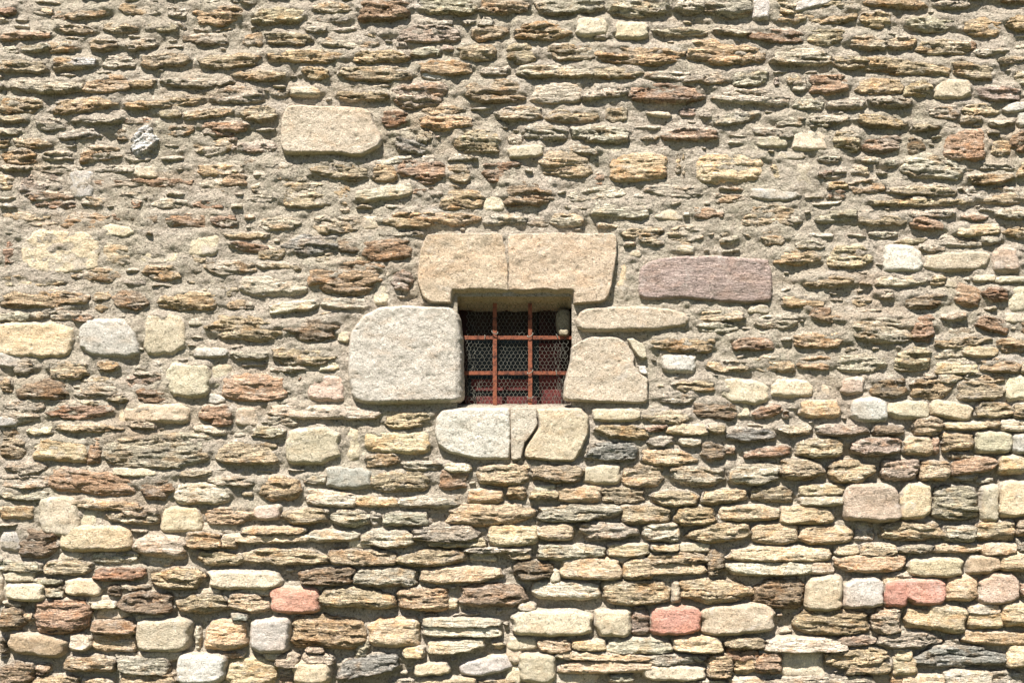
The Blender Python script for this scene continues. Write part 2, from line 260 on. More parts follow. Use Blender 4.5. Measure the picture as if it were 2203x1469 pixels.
# ---------------------------------------------------------------- stones of the wall
# x0 y0 x1 y1 colour+flags tilt  (survey units of 2 mm; s smooth, t thinly bedded, + proud, - nearly flush)
STONES = """1994 -15 2139 3 k+ 0
2142 -9 2212 9 k+ 0
495 -9 553 12 w 0
1752 -6 1848 20 y+ 0
1854 -6 1991 23 o+ 3
1447 -12 1519 35 w+ 0
1702 -6 1787 29 l+ -15
1667 -12 1717 38 y+ 0
2014 6 2084 20 w+ 0
897 -6 1024 35 e+ 0
1307 -9 1447 41 e+ 3
1510 -12 1621 44 w+ 3
1155 -3 1301 35 w -4
1030 -3 1141 35 b+ 3
768 -12 884 49 r+ 0
672 6 759 32 b 0
256 9 343 35 o- 0
1618 -6 1656 49 l+ 0
-9 12 35 35 r 0
64 15 116 32 b- 0
360 17 401 38 w- 0
140 20 233 44 b -6
419 12 521 58 o+ 0
1726 17 1843 55 o+ 0
544 17 658 55 b+ 0
110 26 145 47 r- 0
1670 32 1734 55 y+ 0
681 35 756 52 w+ 0
-9 35 23 55 y- 0
1845 29 1921 64 o+ 0
2159 29 2212 70 o+ 0
1030 41 1062 61 w+ 0
995 47 1024 55 w 0
1944 35 2055 73 e+ 3
911 49 972 58 w+ 0
360 49 401 67 w- 0
2069 38 2156 84 o 0
1237 41 1309 81 g 0
221 52 299 73 b 0
311 52 381 73 b 0
122 55 209 76 b 3
658 61 704 73 w+ 0
1109 47 1228 90 o+ 0
1322 52 1394 87 g+ 0
1537 61 1612 78 w+ 3
1403 58 1522 84 w+ 3
1013 52 1094 93 b -8
850 58 990 93 p+ 0
780 70 838 84 b+ 0
1606 64 1731 96 r+ 4
1275 73 1310 87 w+ 0
0 70 113 90 r -3
1732 61 1816 102 b 0
395 76 456 93 k- 0
524 67 570 102 o- 0
570 73 672 99 b 0
419 73 492 99 k- 0
1819 70 1906 113 e+ 4
687 84 817 108 w 2
1909 81 1968 110 b+ 0
195 84 256 113 b+ 0
273 87 337 110 w -8
2081 87 2101 110 r 0
855 96 876 108 w 0
1973 84 2087 122 y+ 3
102 90 174 116 o+ -4
47 96 110 116 w 0
-6 102 41 119 w- 0
1173 96 1286 134 b 0
984 96 1071 134 b+ 0
2093 105 2168 125 w+ -6
885 105 946 125 w 0
1473 87 1641 145 o+ 2
1088 93 1155 140 b 0
1281 96 1464 148 o+ 3
1662 105 1790 145 wt+ 2
576 110 745 140 o+ 2
762 110 876 140 o+ -2
2145 116 2215 140 e+ 0
302 116 413 148 b+ -3
422 116 565 151 b+ -3
1784 122 1872 148 b+ 0
221 122 291 148 w- 0
145 128 212 148 W+ 0
116 125 174 154 b 0
-9 128 99 160 b+ 3
1854 125 2043 169 y+ 4
897 131 1019 163 o+ 0
2046 128 2139 177 b+ 8
1033 142 1100 166 w 0
1117 142 1280 169 w+ 0
1275 145 1383 174 b+ 0
649 148 710 172 b+ 0
727 145 890 177 b+ 0
498 154 620 177 b+ 0
2180 148 2215 186 w 0
1385 151 1563 186 w+ 2
911 160 958 177 l 10
1574 154 1650 189 wt+ 0
1691 163 1720 183 y 0
1665 166 1676 186 p- 0
346 169 500 189 w 0
279 174 337 192 o+ 0
180 163 291 203 o+ 0
1735 163 1828 206 r+ 0
1703 169 1738 201 w+ 0
1843 169 1938 206 o+ 0
26 174 174 203 w+ 0
-9 183 12 198 w 0
2008 174 2090 215 g+ 0
1941 174 2008 215 b+ 0
995 172 1129 224 b+ 0
623 189 690 209 ws 0
1141 177 1251 224 ws 0
582 192 623 209 w- 0
1351 180 1513 224 r+ 0
1257 186 1350 218 w+ -8
2098 186 2194 221 p+ 0
727 192 832 218 y+ 0
844 174 972 238 p+ -4
454 186 565 227 w 0
1534 192 1694 230 wt 2
419 198 440 224 w- 0
349 206 422 218 w- 0
1866 212 1959 235 wt+ 2
270 212 436 238 y+ -4
1705 212 1772 238 wt 0
113 209 256 247 o+ -6
1779 221 1860 235 w+ 0
-6 212 99 247 o 0
2159 224 2215 244 l 0
905 227 1001 250 b 0
2066 224 2151 256 y+ 3
1994 227 2066 259 wt+ 0
1464 235 1508 250 p- 0
1068 230 1164 262 wt 0
512 230 597 262 b+ 0
395 233 500 259 b -6
340 238 392 256 b 0
1298 230 1350 267 b- 0
1176 233 1292 267 y 0
1508 244 1531 256 w 0
1528 238 1635 273 w -10
820 238 878 276 r 0
-6 247 58 267 b 0
154 250 180 267 w+ 0
2069 253 2107 265 w+ 0
174 253 262 267 w 0
1741 253 1825 267 w+ 0
262 253 337 267 r- 0
1665 250 1734 273 w+ 0
2186 244 2215 279 l 0
1845 247 1947 279 o+ 4
899 250 1024 282 o+ 0
1740 256 1787 276 w 0
2125 259 2177 276 w+ -6
76 256 142 282 w 0
1065 262 1091 279 w- 0
425 262 541 285 r+ 0
1959 267 2023 282 b+ 0
346 270 419 294 o- 0
829 279 902 291 w- 0
-6 279 47 291 e 0
2125 279 2145 291 w 0
436 279 506 294 r- 0
1126 267 1222 308 w 5
1618 276 1705 302 w 4
1228 273 1356 308 wt 0
128 279 221 302 w -4
250 279 276 302 k 0
1426 279 1542 305 r 0
896 279 931 314 w 40
1094 285 1126 314 w- 0
1703 282 1779 326 g 0
1790 282 1854 326 b+ 0
978 276 1080 334 b+ 3
276 279 343 331 W+ -35
1630 297 1694 317 g 0
2168 285 2215 331 r -30
29 299 110 320 b 0
489 294 512 326 p- 0
-6 299 23 320 y 0
122 305 163 317 w- 0
1854 291 1936 334 p 0
847 291 925 337 d 15
2031 279 2119 349 rs+ 0
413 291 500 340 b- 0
1947 297 1991 337 k 0
506 302 599 334 p- -4
2130 297 2174 340 y -60
1286 317 1350 331 g- 0
1222 314 1286 337 w 8
1391 326 1394 328 g- 0
1094 314 1167 343 g -5
169 311 262 352 o -8
1676 326 1731 343 g- 0
87 326 157 346 w 0
0 323 81 355 o 0
1761 328 1808 352 w+ 0
270 331 326 349 w- 0
963 337 1024 349 w 0
902 334 937 352 w- 0
1854 340 1892 352 w 0
803 337 890 358 w- -8
524 340 553 358 w- 0
1161 320 1274 384 y+ 0
1452 328 1467 375 o- 0
1467 326 1476 384 o- 0
1901 346 1927 363 w+ 0
1941 326 2075 392 w+ 6
1310 328 1435 390 os+ 0
2104 355 2186 369 w 3
1493 328 1644 395 ys+ 0
0 358 70 366 w 0
52 355 174 372 w- 0
209 358 328 372 w- 0
2186 349 2215 384 y 0
425 352 524 381 o- 0
1831 358 1869 378 b- 0
1659 349 1679 390 y- 60
672 349 794 392 b 3
291 359 337 385 g 0
856 346 963 398 r 0
550 349 669 395 w 0
1033 343 1123 401 r -5
963 352 1013 395 y 0
800 355 855 395 o 0
1761 363 1819 387 p 0
1703 349 1752 413 g- 0
1277 363 1303 401 r- 40
2081 375 2183 398 o+ -4
1936 378 1953 395 w- 0
474 372 530 407 o- 0
209 381 413 404 r- 0
-6 375 29 413 y- 0
145 363 206 427 ls- 30
41 372 140 424 p- 0
1825 384 1904 419 o -6
1776 392 1825 410 y 0
425 381 492 427 w- 0
605 392 716 427 b- 0
1912 401 2052 422 b 0
541 395 599 427 b- 0
716 395 751 427 o- 30
1385 398 1513 427 w 3
2075 401 2203 430 w- 0
1219 398 1350 436 w- -5
765 398 890 436 ws+ -8
888 398 955 436 k 0
1077 391 1193 449 k+ 0
1776 410 1819 430 r 0
1609 408 1723 434 l 3
256 408 320 434 w- 0
58 413 157 433 r- 0
535 411 599 443 w- 0
946 399 1039 457 o 0
1534 417 1601 440 o- 0
599 411 716 449 b 0
2110 417 2215 443 b 0
722 405 756 463 o- 40
174 425 227 443 y- 0
1866 428 2098 443 y+ 0
1036 417 1088 457 g- 0
105 423 163 452 r- 0
76 428 105 446 r- 0
320 428 407 449 w- 0
273 431 305 449 r 0
413 431 483 452 r 0
0 440 35 452 w- 0
1275 434 1397 475 w+ 0
1490 446 1560 475 r 8
2139 452 2215 472 w+ 0
1406 452 1467 475 g- 0
1953 457 2052 469 w 0
1595 437 1726 492 y 0
1750 452 1843 481 e+ 0
238 457 297 478 r 0
6 452 131 487 b- 0
2069 463 2122 475 r 0
850 457 1033 487 o+ 0
1042 455 1135 489 wt -3
1178 457 1257 487 w 0
355 455 445 492 rs 0
817 457 937 492 o+ 0
128 457 238 492 o- 0
453 457 512 492 r 0
1848 463 1953 489 b 0
308 460 349 492 k 0
1135 469 1184 489 w- 0
556 463 646 498 w 0
1959 463 2031 501 r 12
780 466 812 498 g- 0
675 463 774 504 y+ 0
1589 475 1635 510 w- 20
2052 481 2148 510 ys+ -4
192 484 285 510 g- 0
1342 489 1426 510 y+ 0
2154 487 2215 513 b 0
774 492 812 510 w- 0
488 492 512 513 w- 0
1435 487 1513 521 b 0
817 498 908 510 w 0
1872 498 1930 510 w- 0
483 501 576 513 y 0
378 504 436 516 r- 0
1630 492 1694 530 b+ 0
1548 495 1589 530 e 0
1374 504 1426 530 b 0
2110 510 2151 527 w 0
1921 513 1994 530 b- 0
2005 510 2110 533 w- 0
1444 513 1508 533 y- 0
730 510 788 545 k 0
1711 516 1775 539 w 0
611 501 730 556 lt+ 0
404 507 474 553 gs 0
489 521 582 545 r+ 4
780 507 893 565 r+ 0
1979 530 2031 545 w 0
1455 530 1493 545 ws 0
41 498 215 588 bs 0
302 516 395 571 g 0
556 530 614 559 y 0
221 521 279 571 ys 0
1356 539 1380 553 g- 0
0 513 32 585 r 0
2183 527 2215 574 p- 0
1781 527 1877 580 y 0
669 545 803 565 b- 0
1662 536 1769 574 o+ 0
1901 527 1982 588 ls 0
401 550 424 565 g- 0
413 550 445 568 y 0
2133 533 2191 588 ps 0
1988 542 2127 585 es 0
556 565 646 582 y 2
440 562 553 591 y+ 0
820 565 855 594 g- -30
416 571 436 591 k 0
302 571 390 603 o+ 0
151 574 262 614 o 0
841 565 890 629 p 0
663 559 826 641 ot+ 0
1327 550 1356 649 ys- 0
2095 594 2139 606 es 0
2139 597 2215 609 es- 0
0 591 145 617 b 0
2000 594 2034 614 y 0
1726 594 1840 620 y+ 0
1883 597 1991 617 ws+ 0
267 600 314 617 w 0
2034 603 2063 620 g- 0
512 594 660 638 ws+ 0
425 614 512 641 b- 0
803 603 838 658 gs- 0
2107 617 2171 649 r 0
1883 626 1924 644 w 0
2049 612 2110 661 rs 20
241 620 320 667 k 0
2168 614 2215 673 g- 0
0 620 186 670 o+ 2
1831 632 1877 661 y- 0
340 626 480 670 o+ 2
198 626 241 673 o 0
1682 632 1772 667 o 0
1944 632 2034 667 k 0
692 641 791 667 ws 0
489 644 547 664 o- 0
579 646 684 675 ws+ -8
1612 658 1653 675 g- 0
1734 661 1787 690 r 0
108 661 174 693 w 0
70 673 108 687 w 0
1502 667 1601 693 y 0
2020 673 2075 690 w+ 0
0 673 70 693 w 0
2162 673 2215 696 g- 0
1744 673 1825 699 o 8
151 678 206 696 r 0
1624 678 1717 707 w 0
407 687 436 699 g- 0
2098 678 2168 719 r 15
2191 678 2215 725 k 0
437 675 605 737 y+ 0
1502 693 1589 719 w 0
1959 678 2011 737 r+ 0
1828 678 1962 742 w+ 0
605 684 727 737 k 0
2037 696 2098 731 w- 0
311 675 398 766 gs 0
727 713 751 737 g- 0
172 687 299 769 ls+ 0
-12 693 157 771 bs+ 0
1703 716 1828 748 o 0
2005 725 2133 751 y+ -4
1572 725 1662 757 r+ 0
1403 725 1537 760 o+ 0
2139 725 2215 763 y+ 0
1819 745 1843 757 e- 0
2069 742 2145 771 ys+ 4
419 751 489 769 ls+ 0
495 754 576 774 w 0
2005 746 2104 787 w 0
579 748 727 786 y+ 0
1924 741 2005 802 b+ 0
0 758 58 793 ls 0
1790 758 1909 802 w 0
1717 764 1787 796 o 0
1426 763 1496 803 ls 0
1612 764 1708 804 y+ 0
2107 770 2191 804 o+ 0
209 775 256 799 o 0
687 775 730 799 ws 0
1519 775 1609 802 y+ 4
2191 775 2215 804 y 0
23 775 76 807 w 0
2008 781 2104 807 ys+ 0
582 790 658 799 w 0
102 775 192 816 y 0
291 772 372 822 w- 12
448 781 500 834 g- 0
1988 804 2011 816 w 0
2075 804 2122 819 w 0
2017 804 2069 825 w 0
2104 804 2162 828 b 0
360 781 451 857 g+ 0
267 804 363 839 p- 0
157 810 250 839 o- 0
1808 813 1857 848 ps+ 0
3 813 29 848 o 0
640 810 649 851 r- 0
1449 816 1537 848 yt+ 0
477 804 614 863 rs+ 0
1875 810 1950 857 k+ 0
2159 807 2226 863 gs 0
663 807 739 866 ps 0
1953 816 2055 857 o+ 0
1659 816 1746 857 gs 0
38 816 151 863 k+ 0
1746 822 1787 857 g- 0
2058 819 2162 866 b+ 0
157 822 267 863 w 0
1551 813 1653 874 g+ 8
291 834 366 866 r 0
1420 839 1496 871 w 0
233 851 276 868 y 0
448 851 483 868 l- 0
594 860 623 868 w- 0
105 863 233 874 b- 0
1720 860 1805 900 os+ 0
1909 860 1997 903 gs+ 3
2093 863 2177 900 y+ 0
1828 857 1909 909 ls+ 0
2000 860 2090 906 bs+ 12
1493 863 1595 903 kt 0
2177 866 2215 900 y+ 0
1572 868 1612 897 g- 0
6 857 102 912 w 0
1618 868 1682 903 r+ -15
579 871 817 903 ws+ 2
99 868 244 909 r+ -4
273 868 407 912 g+ 0
253 868 276 912 g- 0
1275 880 1377 906 g+ 0
1682 886 1697 900 r 0
431 871 501 918 r+ 0
506 877 556 918 gs 0
1380 883 1487 915 b+ 0
829 886 928 921 y+ 0
579 889 643 921 w 0
0 897 38 918 ls 0
2110 900 2151 918 ys 0
2151 900 2220 927 ws+ 0
282 903 337 924 w+ 0
2031 906 2125 924 ys+ -2
1965 895 2029 938 y+ 0
116 912 270 929 y+ 0
1522 912 1560 932 y+ 0
1385 915 1432 929 r+ 0
1432 912 1522 935 ys+ 0
1673 912 1743 938 w+ 0
419 915 489 935 ws+ 6
1755 915 1866 938 p+ 0
1877 915 1941 938 k+ 0
61 921 116 935 ys 0
1281 912 1397 947 o+ 4
541 918 617 941 e+ 0
1560 921 1665 950 dt+ 0
1394 938 1449 959 w 0
2023 929 2093 970 o+ 0
785 927 925 976 ys+ 0
2095 927 2174 976 es+ 0
1461 944 1508 959 ws+ 0
0 918 58 988 b 0
2174 932 2226 976 ds+ 0
745 921 780 993 gs- 0
2000 938 2020 976 rs+ 0
1825 938 1938 979 p+ 0
1941 938 2005 979 ys+ 0
617 921 733 999 gs+ 0
1715 941 1813 985 b+ 0
221 927 459 1008 w+ 0
1560 959 1583 976 r 0
76 941 189 999 ys+ 4
1505 950 1560 991 kt 0
1263 950 1371 993 dt+ 0
1601 959 1702 985 r+ -4
189 938 221 1005 r 10
466 947 602 999 b+ 0
2040 973 2093 988 b 0
1380 961 1496 1005 y+ 4
785 976 861 1005 o -6
2145 976 2203 1020 ys+ 0
2043 979 2145 1022 rs+ -8
865 991 955 1014 w 0
955 996 1016 1017 ws+ 0
1892 985 1976 1031 p+ 0
9 993 105 1022 w 0
1676 985 1769 1034 b+ 0
1976 988 2043 1034 y+ 0
1776 988 1883 1037 y+ 0
1563 993 1679 1040 w+ 0
244 1008 337 1025 g+ 0
1144 996 1251 1040 b+ 0
1024 996 1144 1043 y+ 0
1339 993 1429 1046 b 0
384 1014 483 1025 y+ 0
1257 999 1335 1043 gs 0
2046 1017 2104 1031 w 0
1438 1002 1557 1046 w+ 0
701 1005 800 1052 ds+ 0
943 1008 1007 1054 rs 0
652 1020 704 1043 w 0
2101 1025 2133 1040 w 0
797 1008 925 1060 yt+ 0
0 1014 105 1054 w 0
448 1025 550 1046 w+ 0
105 1002 297 1072 rs+ 8
302 1014 375 1078 k+ 0
1149 1042 1193 1057 g 0
556 1025 652 1075 o+ 0
1718 1040 1813 1069 ys+ 0
1091 1043 1132 1072 o 0
378 1037 494 1086 ws+ 0
1196 1043 1295 1081 ys+ 0
1615 1043 1705 1081 b 0
1141 1052 1199 1072 y+ 0
1292 1046 1388 1081 b 0
0 1054 105 1075 w+ 0
1505 1049 1606 1086 y+ -4
1004 1052 1083 1084 os+ 0
1403 1052 1502 1089 y+ 0
2148 1031 2226 1113 bs+ 0
660 1052 768 1092 ws+ 6
1933 1037 2002 1116 ys+ 0
1718 1066 1813 1086 ws+ 0
859 1063 990 1092 w+ 0
765 1066 855 1092 ys+ 4
1811 1040 1933 1121 ps+ 0
2002 1043 2104 1118 gt+ 0
2107 1043 2148 1121 gs+ 0
157 1072 305 1101 y+ 4
267 1089 343 1113 w 0
1161 1081 1333 1121 wt+ 0
547 1086 605 1118 ps+ 0
0 1086 76 1118 os 0
1548 1084 1673 1121 ys+ 0
960 1081 1147 1130 y+ 0
1333 1084 1444 1127 y+ 0
1673 1086 1792 1127 ys+ 0
1449 1086 1540 1130 o+ 0
442 1091 550 1129 y+ 0
605 1091 710 1129 y+ 0
87 1069 174 1153 gs+ 0
710 1094 797 1132 wt+ 0
235 1100 343 1126 w+ 0
163 1094 209 1135 g- 0
823 1100 925 1132 w+ 0
794 1100 820 1132 w 0
349 1089 433 1147 gs 0
1542 1107 1563 1130 w 0
2183 1115 2215 1150 y+ 0
436 1123 512 1147 g- 0
524 1132 660 1147 ys+ 0
1892 1118 2029 1164 y+ 0
2093 1118 2183 1164 y+ 0
1837 1118 1883 1164 w- 0
1240 1123 1373 1161 w+ 0
1158 1123 1234 1161 ys+ 0
1380 1123 1464 1164 w+ 0
1473 1120 1615 1167 y+ -3
888 1126 1042 1164 wt+ 0
1615 1123 1717 1170 ys+ 0
2026 1126 2098 1167 w+ 0
1715 1126 1831 1170 os+ 0
1048 1126 1158 1173 ys+ 0
666 1138 774 1164 ws+ 0
774 1138 896 1176 w+ 0
477 1147 663 1167 ys+ 0
134 1129 282 1187 bs+ 0
401 1144 480 1179 o+ 0
920 1150 1042 1176 y+ 0
0 1138 47 1187 l- 0
477 1152 512 1179 y+ 0
41 1135 134 1199 k+ 0
751 1158 797 1179 gs- 0
2183 1158 2215 1182 w 0
288 1147 404 1202 ws+ 6
2011 1167 2113 1187 ys+ 0
1461 1167 1525 1187 g 0
1400 1170 1461 1184 ys+ 0
2110 1167 2183 1193 ys+ 0
1930 1170 2005 1190 w+ 0
1304 1167 1397 1196 ys+ 0
1848 1167 1927 1196 y+ 0
1007 1176 1141 1187 w+ 0
1796 1170 1845 1193 ys+ 0
1155 1170 1303 1202 w+ 0
1566 1173 1787 1208 ys+ 0
1094 1179 1141 1202 y+ 0
530 1176 707 1216 y+ 2
1010 1187 1065 1205 ws- 0
128 1187 174 1205 g- 0
707 1179 852 1216 y+ 0
1391 1184 1519 1214 yt+ 0
198 1187 302 1211 w- 0
1316 1187 1385 1211 g- 0
856 1179 1004 1219 y+ 0
425 1182 524 1216 y+ 0
320 1187 378 1219 ws- 0
0 1199 12 1208 w 0
2145 1182 2220 1228 ys+ 0
1519 1176 1557 1234 kt+ 80
1793 1190 1947 1228 os+ 0
2078 1193 2148 1234 ks+ 0
1703 1202 1790 1234 ws+ 0
0 1205 93 1231 w+ 4
1950 1199 2069 1240 bs+ 0
93 1205 201 1234 y+ 0
1205 1196 1338 1245 ys+ 0
1566 1205 1746 1237 ws+ 0
1388 1208 1516 1234 ys+ 0
1338 1199 1408 1245 y+ 0
1100 1205 1193 1245 kt+ 0
902 1214 1080 1254 ys+ -3
203 1219 314 1248 r+ 0
643 1216 765 1257 kt+ 0
1181 1222 1205 1251 gs 0
1918 1231 1959 1243 w 0
762 1219 899 1260 w+ 0
12 1228 76 1251 g+ 0
323 1219 451 1263 yt+ 0
451 1225 605 1266 gs+ 0
1895 1237 1941 1257 ys 0
76 1243 134 1257 e+ 0
142 1243 218 1280 gs+ 0
262 1254 320 1269 w 0
2031 1234 2104 1292 os+ 0
2101 1231 2191 1298 ps+ 0
2191 1251 2220 1280 p+ 0
1147 1248 1289 1289 ws+ 0
233 1257 262 1280 k 0
1464 1240 1615 1298 y+ 0
-12 1240 9 1298 gs 0
99 1257 140 1283 w+ 0
425 1266 472 1275 g- 0
1941 1240 2031 1301 Rs+ 0
17 1251 99 1292 gs+ 0
1444 1248 1464 1295 ws+ 0
1292 1245 1444 1298 y+ 0
512 1266 588 1280 g- 0
1811 1240 1898 1307 ls+ 0
1732 1237 1811 1312 gs+ 0
1618 1240 1731 1309 k+ 0
1898 1245 1953 1304 Rs+ 0
990 1251 1132 1304 k+ 0
690 1257 849 1309 y+ 4
856 1260 966 1312 o+ 0
582 1260 690 1318 Rs+ 0
192 1280 244 1298 g- 0
256 1269 378 1318 kt+ 3
489 1275 582 1315 y+ 0
384 1275 494 1318 yt+ 0
960 1286 984 1307 ys 0
9 1292 49 1304 w 0
198 1292 253 1307 ws+ 0
1117 1295 1152 1312 ws+ 0
2078 1295 2148 1321 ws+ 0
209 1304 279 1330 g- 0
2148 1292 2220 1347 ys+ 0
52 1315 76 1333 y 0
73 1286 198 1362 ro+ 0
501 1318 533 1333 d+ 0
899 1318 946 1336 p- 0
291 1321 355 1336 g- 0
1988 1295 2081 1362 ys+ 10
1505 1295 1665 1365 gs+ -4
1941 1304 2017 1356 ys+ 12
0 1304 58 1356 k+ 0
2078 1309 2156 1353 ys+ 0
1400 1301 1505 1365 Rs+ 0
1869 1304 1941 1362 wt+ 0
1353 1304 1400 1365 p 0
1703 1307 1866 1365 y+ 0
908 1327 1077 1347 ws+ 0
1100 1309 1274 1365 gs+ 0
1281 1307 1356 1368 gs+ 0
201 1330 297 1365 rs+ 4
911 1341 1077 1368 ws+ 0
626 1321 788 1394 o+ 0
791 1324 908 1391 ys+ 0
297 1327 410 1400 gs+ 0
442 1330 533 1397 os+ 0
541 1327 626 1402 ls+ 0
419 1344 433 1397 ws 0
2066 1353 2220 1388 os+ 3
1883 1359 2026 1391 w+ 0
1799 1362 1883 1388 p+ 0
201 1359 297 1400 os 0
151 1362 198 1397 ws+ 0
1557 1368 1644 1394 y+ 0
2029 1370 2063 1391 w 0
1094 1368 1155 1397 g 0
1644 1368 1822 1400 ws+ 0
1447 1365 1554 1402 ys+ 0
23 1356 142 1414 ks+ 10
1059 1376 1088 1394 y 0
0 1368 15 1402 k+ 0
1231 1373 1303 1400 os+ 0
1155 1373 1231 1402 y+ 0
1304 1370 1444 1405 ws+ 0
920 1370 1042 1405 ws+ -5
1805 1379 1837 1400 g- 0
765 1368 797 1420 gt -65
660 1388 698 1402 p+ 0
867 1388 914 1414 ys+ 0
1560 1388 1635 1420 r 0
1088 1382 1126 1426 gs 50
1924 1394 1959 1420 ys+ 0
2162 1382 2232 1434 ys+ 0
250 1402 302 1414 w- 0
477 1402 524 1414 o 0
1199 1400 1402 1420 ys+ 2
302 1400 390 1420 g 0
570 1400 605 1420 ws 0
1970 1385 2162 1437 dt+ 0
1773 1388 1915 1434 yt+ -3
652 1400 719 1429 w+ 0
1383 1405 1513 1429 w+ 0
594 1405 646 1434 w+ 0
1624 1397 1682 1449 r+ 0
1676 1391 1775 1461 g- 0
142 1408 250 1443 y+ 0
727 1402 861 1458 dt+ -8
992 1405 1100 1455 ls -12
256 1411 366 1449 w+ 0
1915 1408 1973 1452 ys+ 0
1522 1402 1577 1461 o+ 0
1199 1417 1402 1446 ys+ 0
1577 1414 1635 1449 o 0
1117 1402 1196 1466 gs+ 0
1819 1420 1915 1449 y+ 0
384 1402 485 1469 ls+ 0
894 1420 966 1452 gs+ -6
76 1423 110 1449 r 0
483 1408 599 1472 ys 0
1383 1429 1516 1461 gs+ 0
631 1420 710 1469 g+ 0
0 1420 78 1472 k+ 0
1088 1429 1129 1472 gs- 20
599 1434 640 1472 p- 0
1310 1446 1362 1466 w 0
2026 1437 2133 1478 ws+ 0
262 1443 381 1472 y+ 0
2116 1440 2197 1475 w 0
1170 1443 1286 1475 g- 0
1912 1443 1947 1475 o 0
1938 1446 2029 1475 ys+ 0
1703 1449 1877 1478 gt+ 0
70 1449 174 1478 o 0
902 1455 1024 1475 ys 0
1566 1455 1647 1475 ws 0
1641 1455 1798 1478 gt+ 0
1024 1458 1112 1475 o- 0
174 1458 244 1475 y- 0
838 1458 890 1475 w- 0
1473 1461 1566 1478 w 0"""

PAL = {'b': (208, 188, 156), 'y': (224, 199, 162), 'o': (212, 178, 138), 'r': (184, 142, 116), 'k': (150, 126, 104),
       'w': (222, 212, 193), 'g': (196, 184, 162), 'p': (196, 172, 162), 'R': (200, 146, 128), 'l': (194, 194, 196),
       'd': (172, 170, 160), 'e': (200, 190, 166)}
for k_, v_ in PAL.items():                    # the whole wall leans to one warm cream
    f_ = 0.12 if k_ in 'dR' else 0.42
    PAL[k_] = tuple(min(238, 1.045 * (v_[i] * (1 - f_) + (216, 199, 169)[i] * f_)) for i in range(3))
PAL['W'] = (238, 236, 228)

# dressed and large blocks: name, label, outline, colour, height, bevel
BIG = [
 ('lintel_stone', 'left block of the cracked lintel', [(904,539),(918,504),(1000,502),(1080,502),(1088,528),(1094,572),(1095,627),(1094,657),(1040,658),(926,653),(908,640),(897,605),(900,572)], (206,186,160), 18, 5, 's'),
 ('lintel_stone', 'right block of the lintel', [(1091,503),(1200,501),(1327,502),(1328,546),(1321,590),(1314,630),(1300,652),(1225,656),(1150,658),(1089,658),(1090,627),(1094,590),(1090,528)], (206,185,160), 18, 5, 's'),
 ('jamb_stone', 'large pale grey block left of the window', [(748,767),(753,715),(779,679),(816,660),(874,655),(911,659),(974,659),(990,679),(997,737),(999,866),(926,869),(786,873),(758,861),(748,811)], (203,194,180), 24, 11, 's'),
 ('jamb_stone', 'long low block at the upper right of the window', [(1236,690),(1247,668),(1268,660),(1370,657),(1440,662),(1475,672),(1484,690),(1476,704),(1410,714),(1300,716),(1252,716),(1240,706)], (198,182,160), 16, 10, 's'),
 ('jamb_stone', 'grey block with a broken corner right of the window', [(1229,745),(1246,734),(1271,724),(1327,724),(1345,734),(1367,767),(1365,785),(1378,807),(1395,811),(1395,866),(1382,870),(1249,866),(1211,862),(1214,822),(1227,774)], (204,188,166), 16, 6, 's'),
 ('broken_corner', None, [(1345,728),(1362,727),(1391,745),(1393,772),(1380,775),(1368,765)], (206,194,168), 12, 5, 's'),
 ('broken_corner', None, [(1368,785),(1390,786),(1394,808),(1378,806)], (228,220,208), 9, 4, 's'),
 ('sill_stone', 'pale left block of the sill', [(936,900),(948,881),(985,876),(1099,875),(1102,921),(1099,991),(1021,989),(963,974),(941,958),(935,936)], (214,207,192), 20, 10, 's'),
 ('sill_stone', 'small wedge between the two sill blocks', [(1097,877),(1154,876),(1158,914),(1128,956),(1123,988),(1099,990)], (204,193,174), 20, 3, 's'),
 ('sill_stone', 'yellowish right block of the sill', [(1151,877),(1249,876),(1268,895),(1268,932),(1253,965),(1235,995),(1183,993),(1126,986),(1128,961),(1158,918)], (210,194,166), 20, 9, 's'),
 ('stone', 'long purple grey block', [(1371,603),(1375,578),(1395,560),(1440,550),(1530,548),(1600,552),(1655,556),(1663,590),(1664,630),(1660,652),(1600,655),(1540,652),(1470,645),(1385,648),(1372,635)], (180,160,150), 12, 12, 'm'),
 ('stone', 'large pale notched block at the upper left of the window', [(602,262),(611,238),(625,225),(675,228),(768,230),(803,241),(808,270),(822,290),(825,305),(818,320),(774,342),(733,336),(611,335),(602,310),(604,299)], (208,192,170), 20, 10, 's'),
]
rng = np.random.RandomState(11)
NPH = 96
PHI = np.linspace(-math.pi, math.pi, NPH, endpoint=False)

def ray_poly(poly, cx, cy, a, b):
    P = np.array([((x - cx) / a, (y - cy) / b) for x, y in poly]); Q = np.roll(P, -1, 0)
    R = np.full(NPH, 0.3)
    for i, ph in enumerate(PHI):
        d = np.array([math.cos(ph), math.sin(ph)])
        e = Q - P
        den = d[0] * e[:, 1] - d[1] * e[:, 0]
        den = np.where(abs(den) < 1e-9, 1e-9, den)
        t = (P[:, 0] * e[:, 1] - P[:, 1] * e[:, 0]) / den
        u = (P[:, 0] * d[1] - P[:, 1] * d[0]) / den
        ok = (t > 0) & (u >= -1e-6) & (u <= 1 + 1e-6)
        if ok.any(): R[i] = t[ok].max()
    for _ in range(1): R = (np.roll(R, 1) + 4 * R + np.roll(R, -1)) / 6
    return R

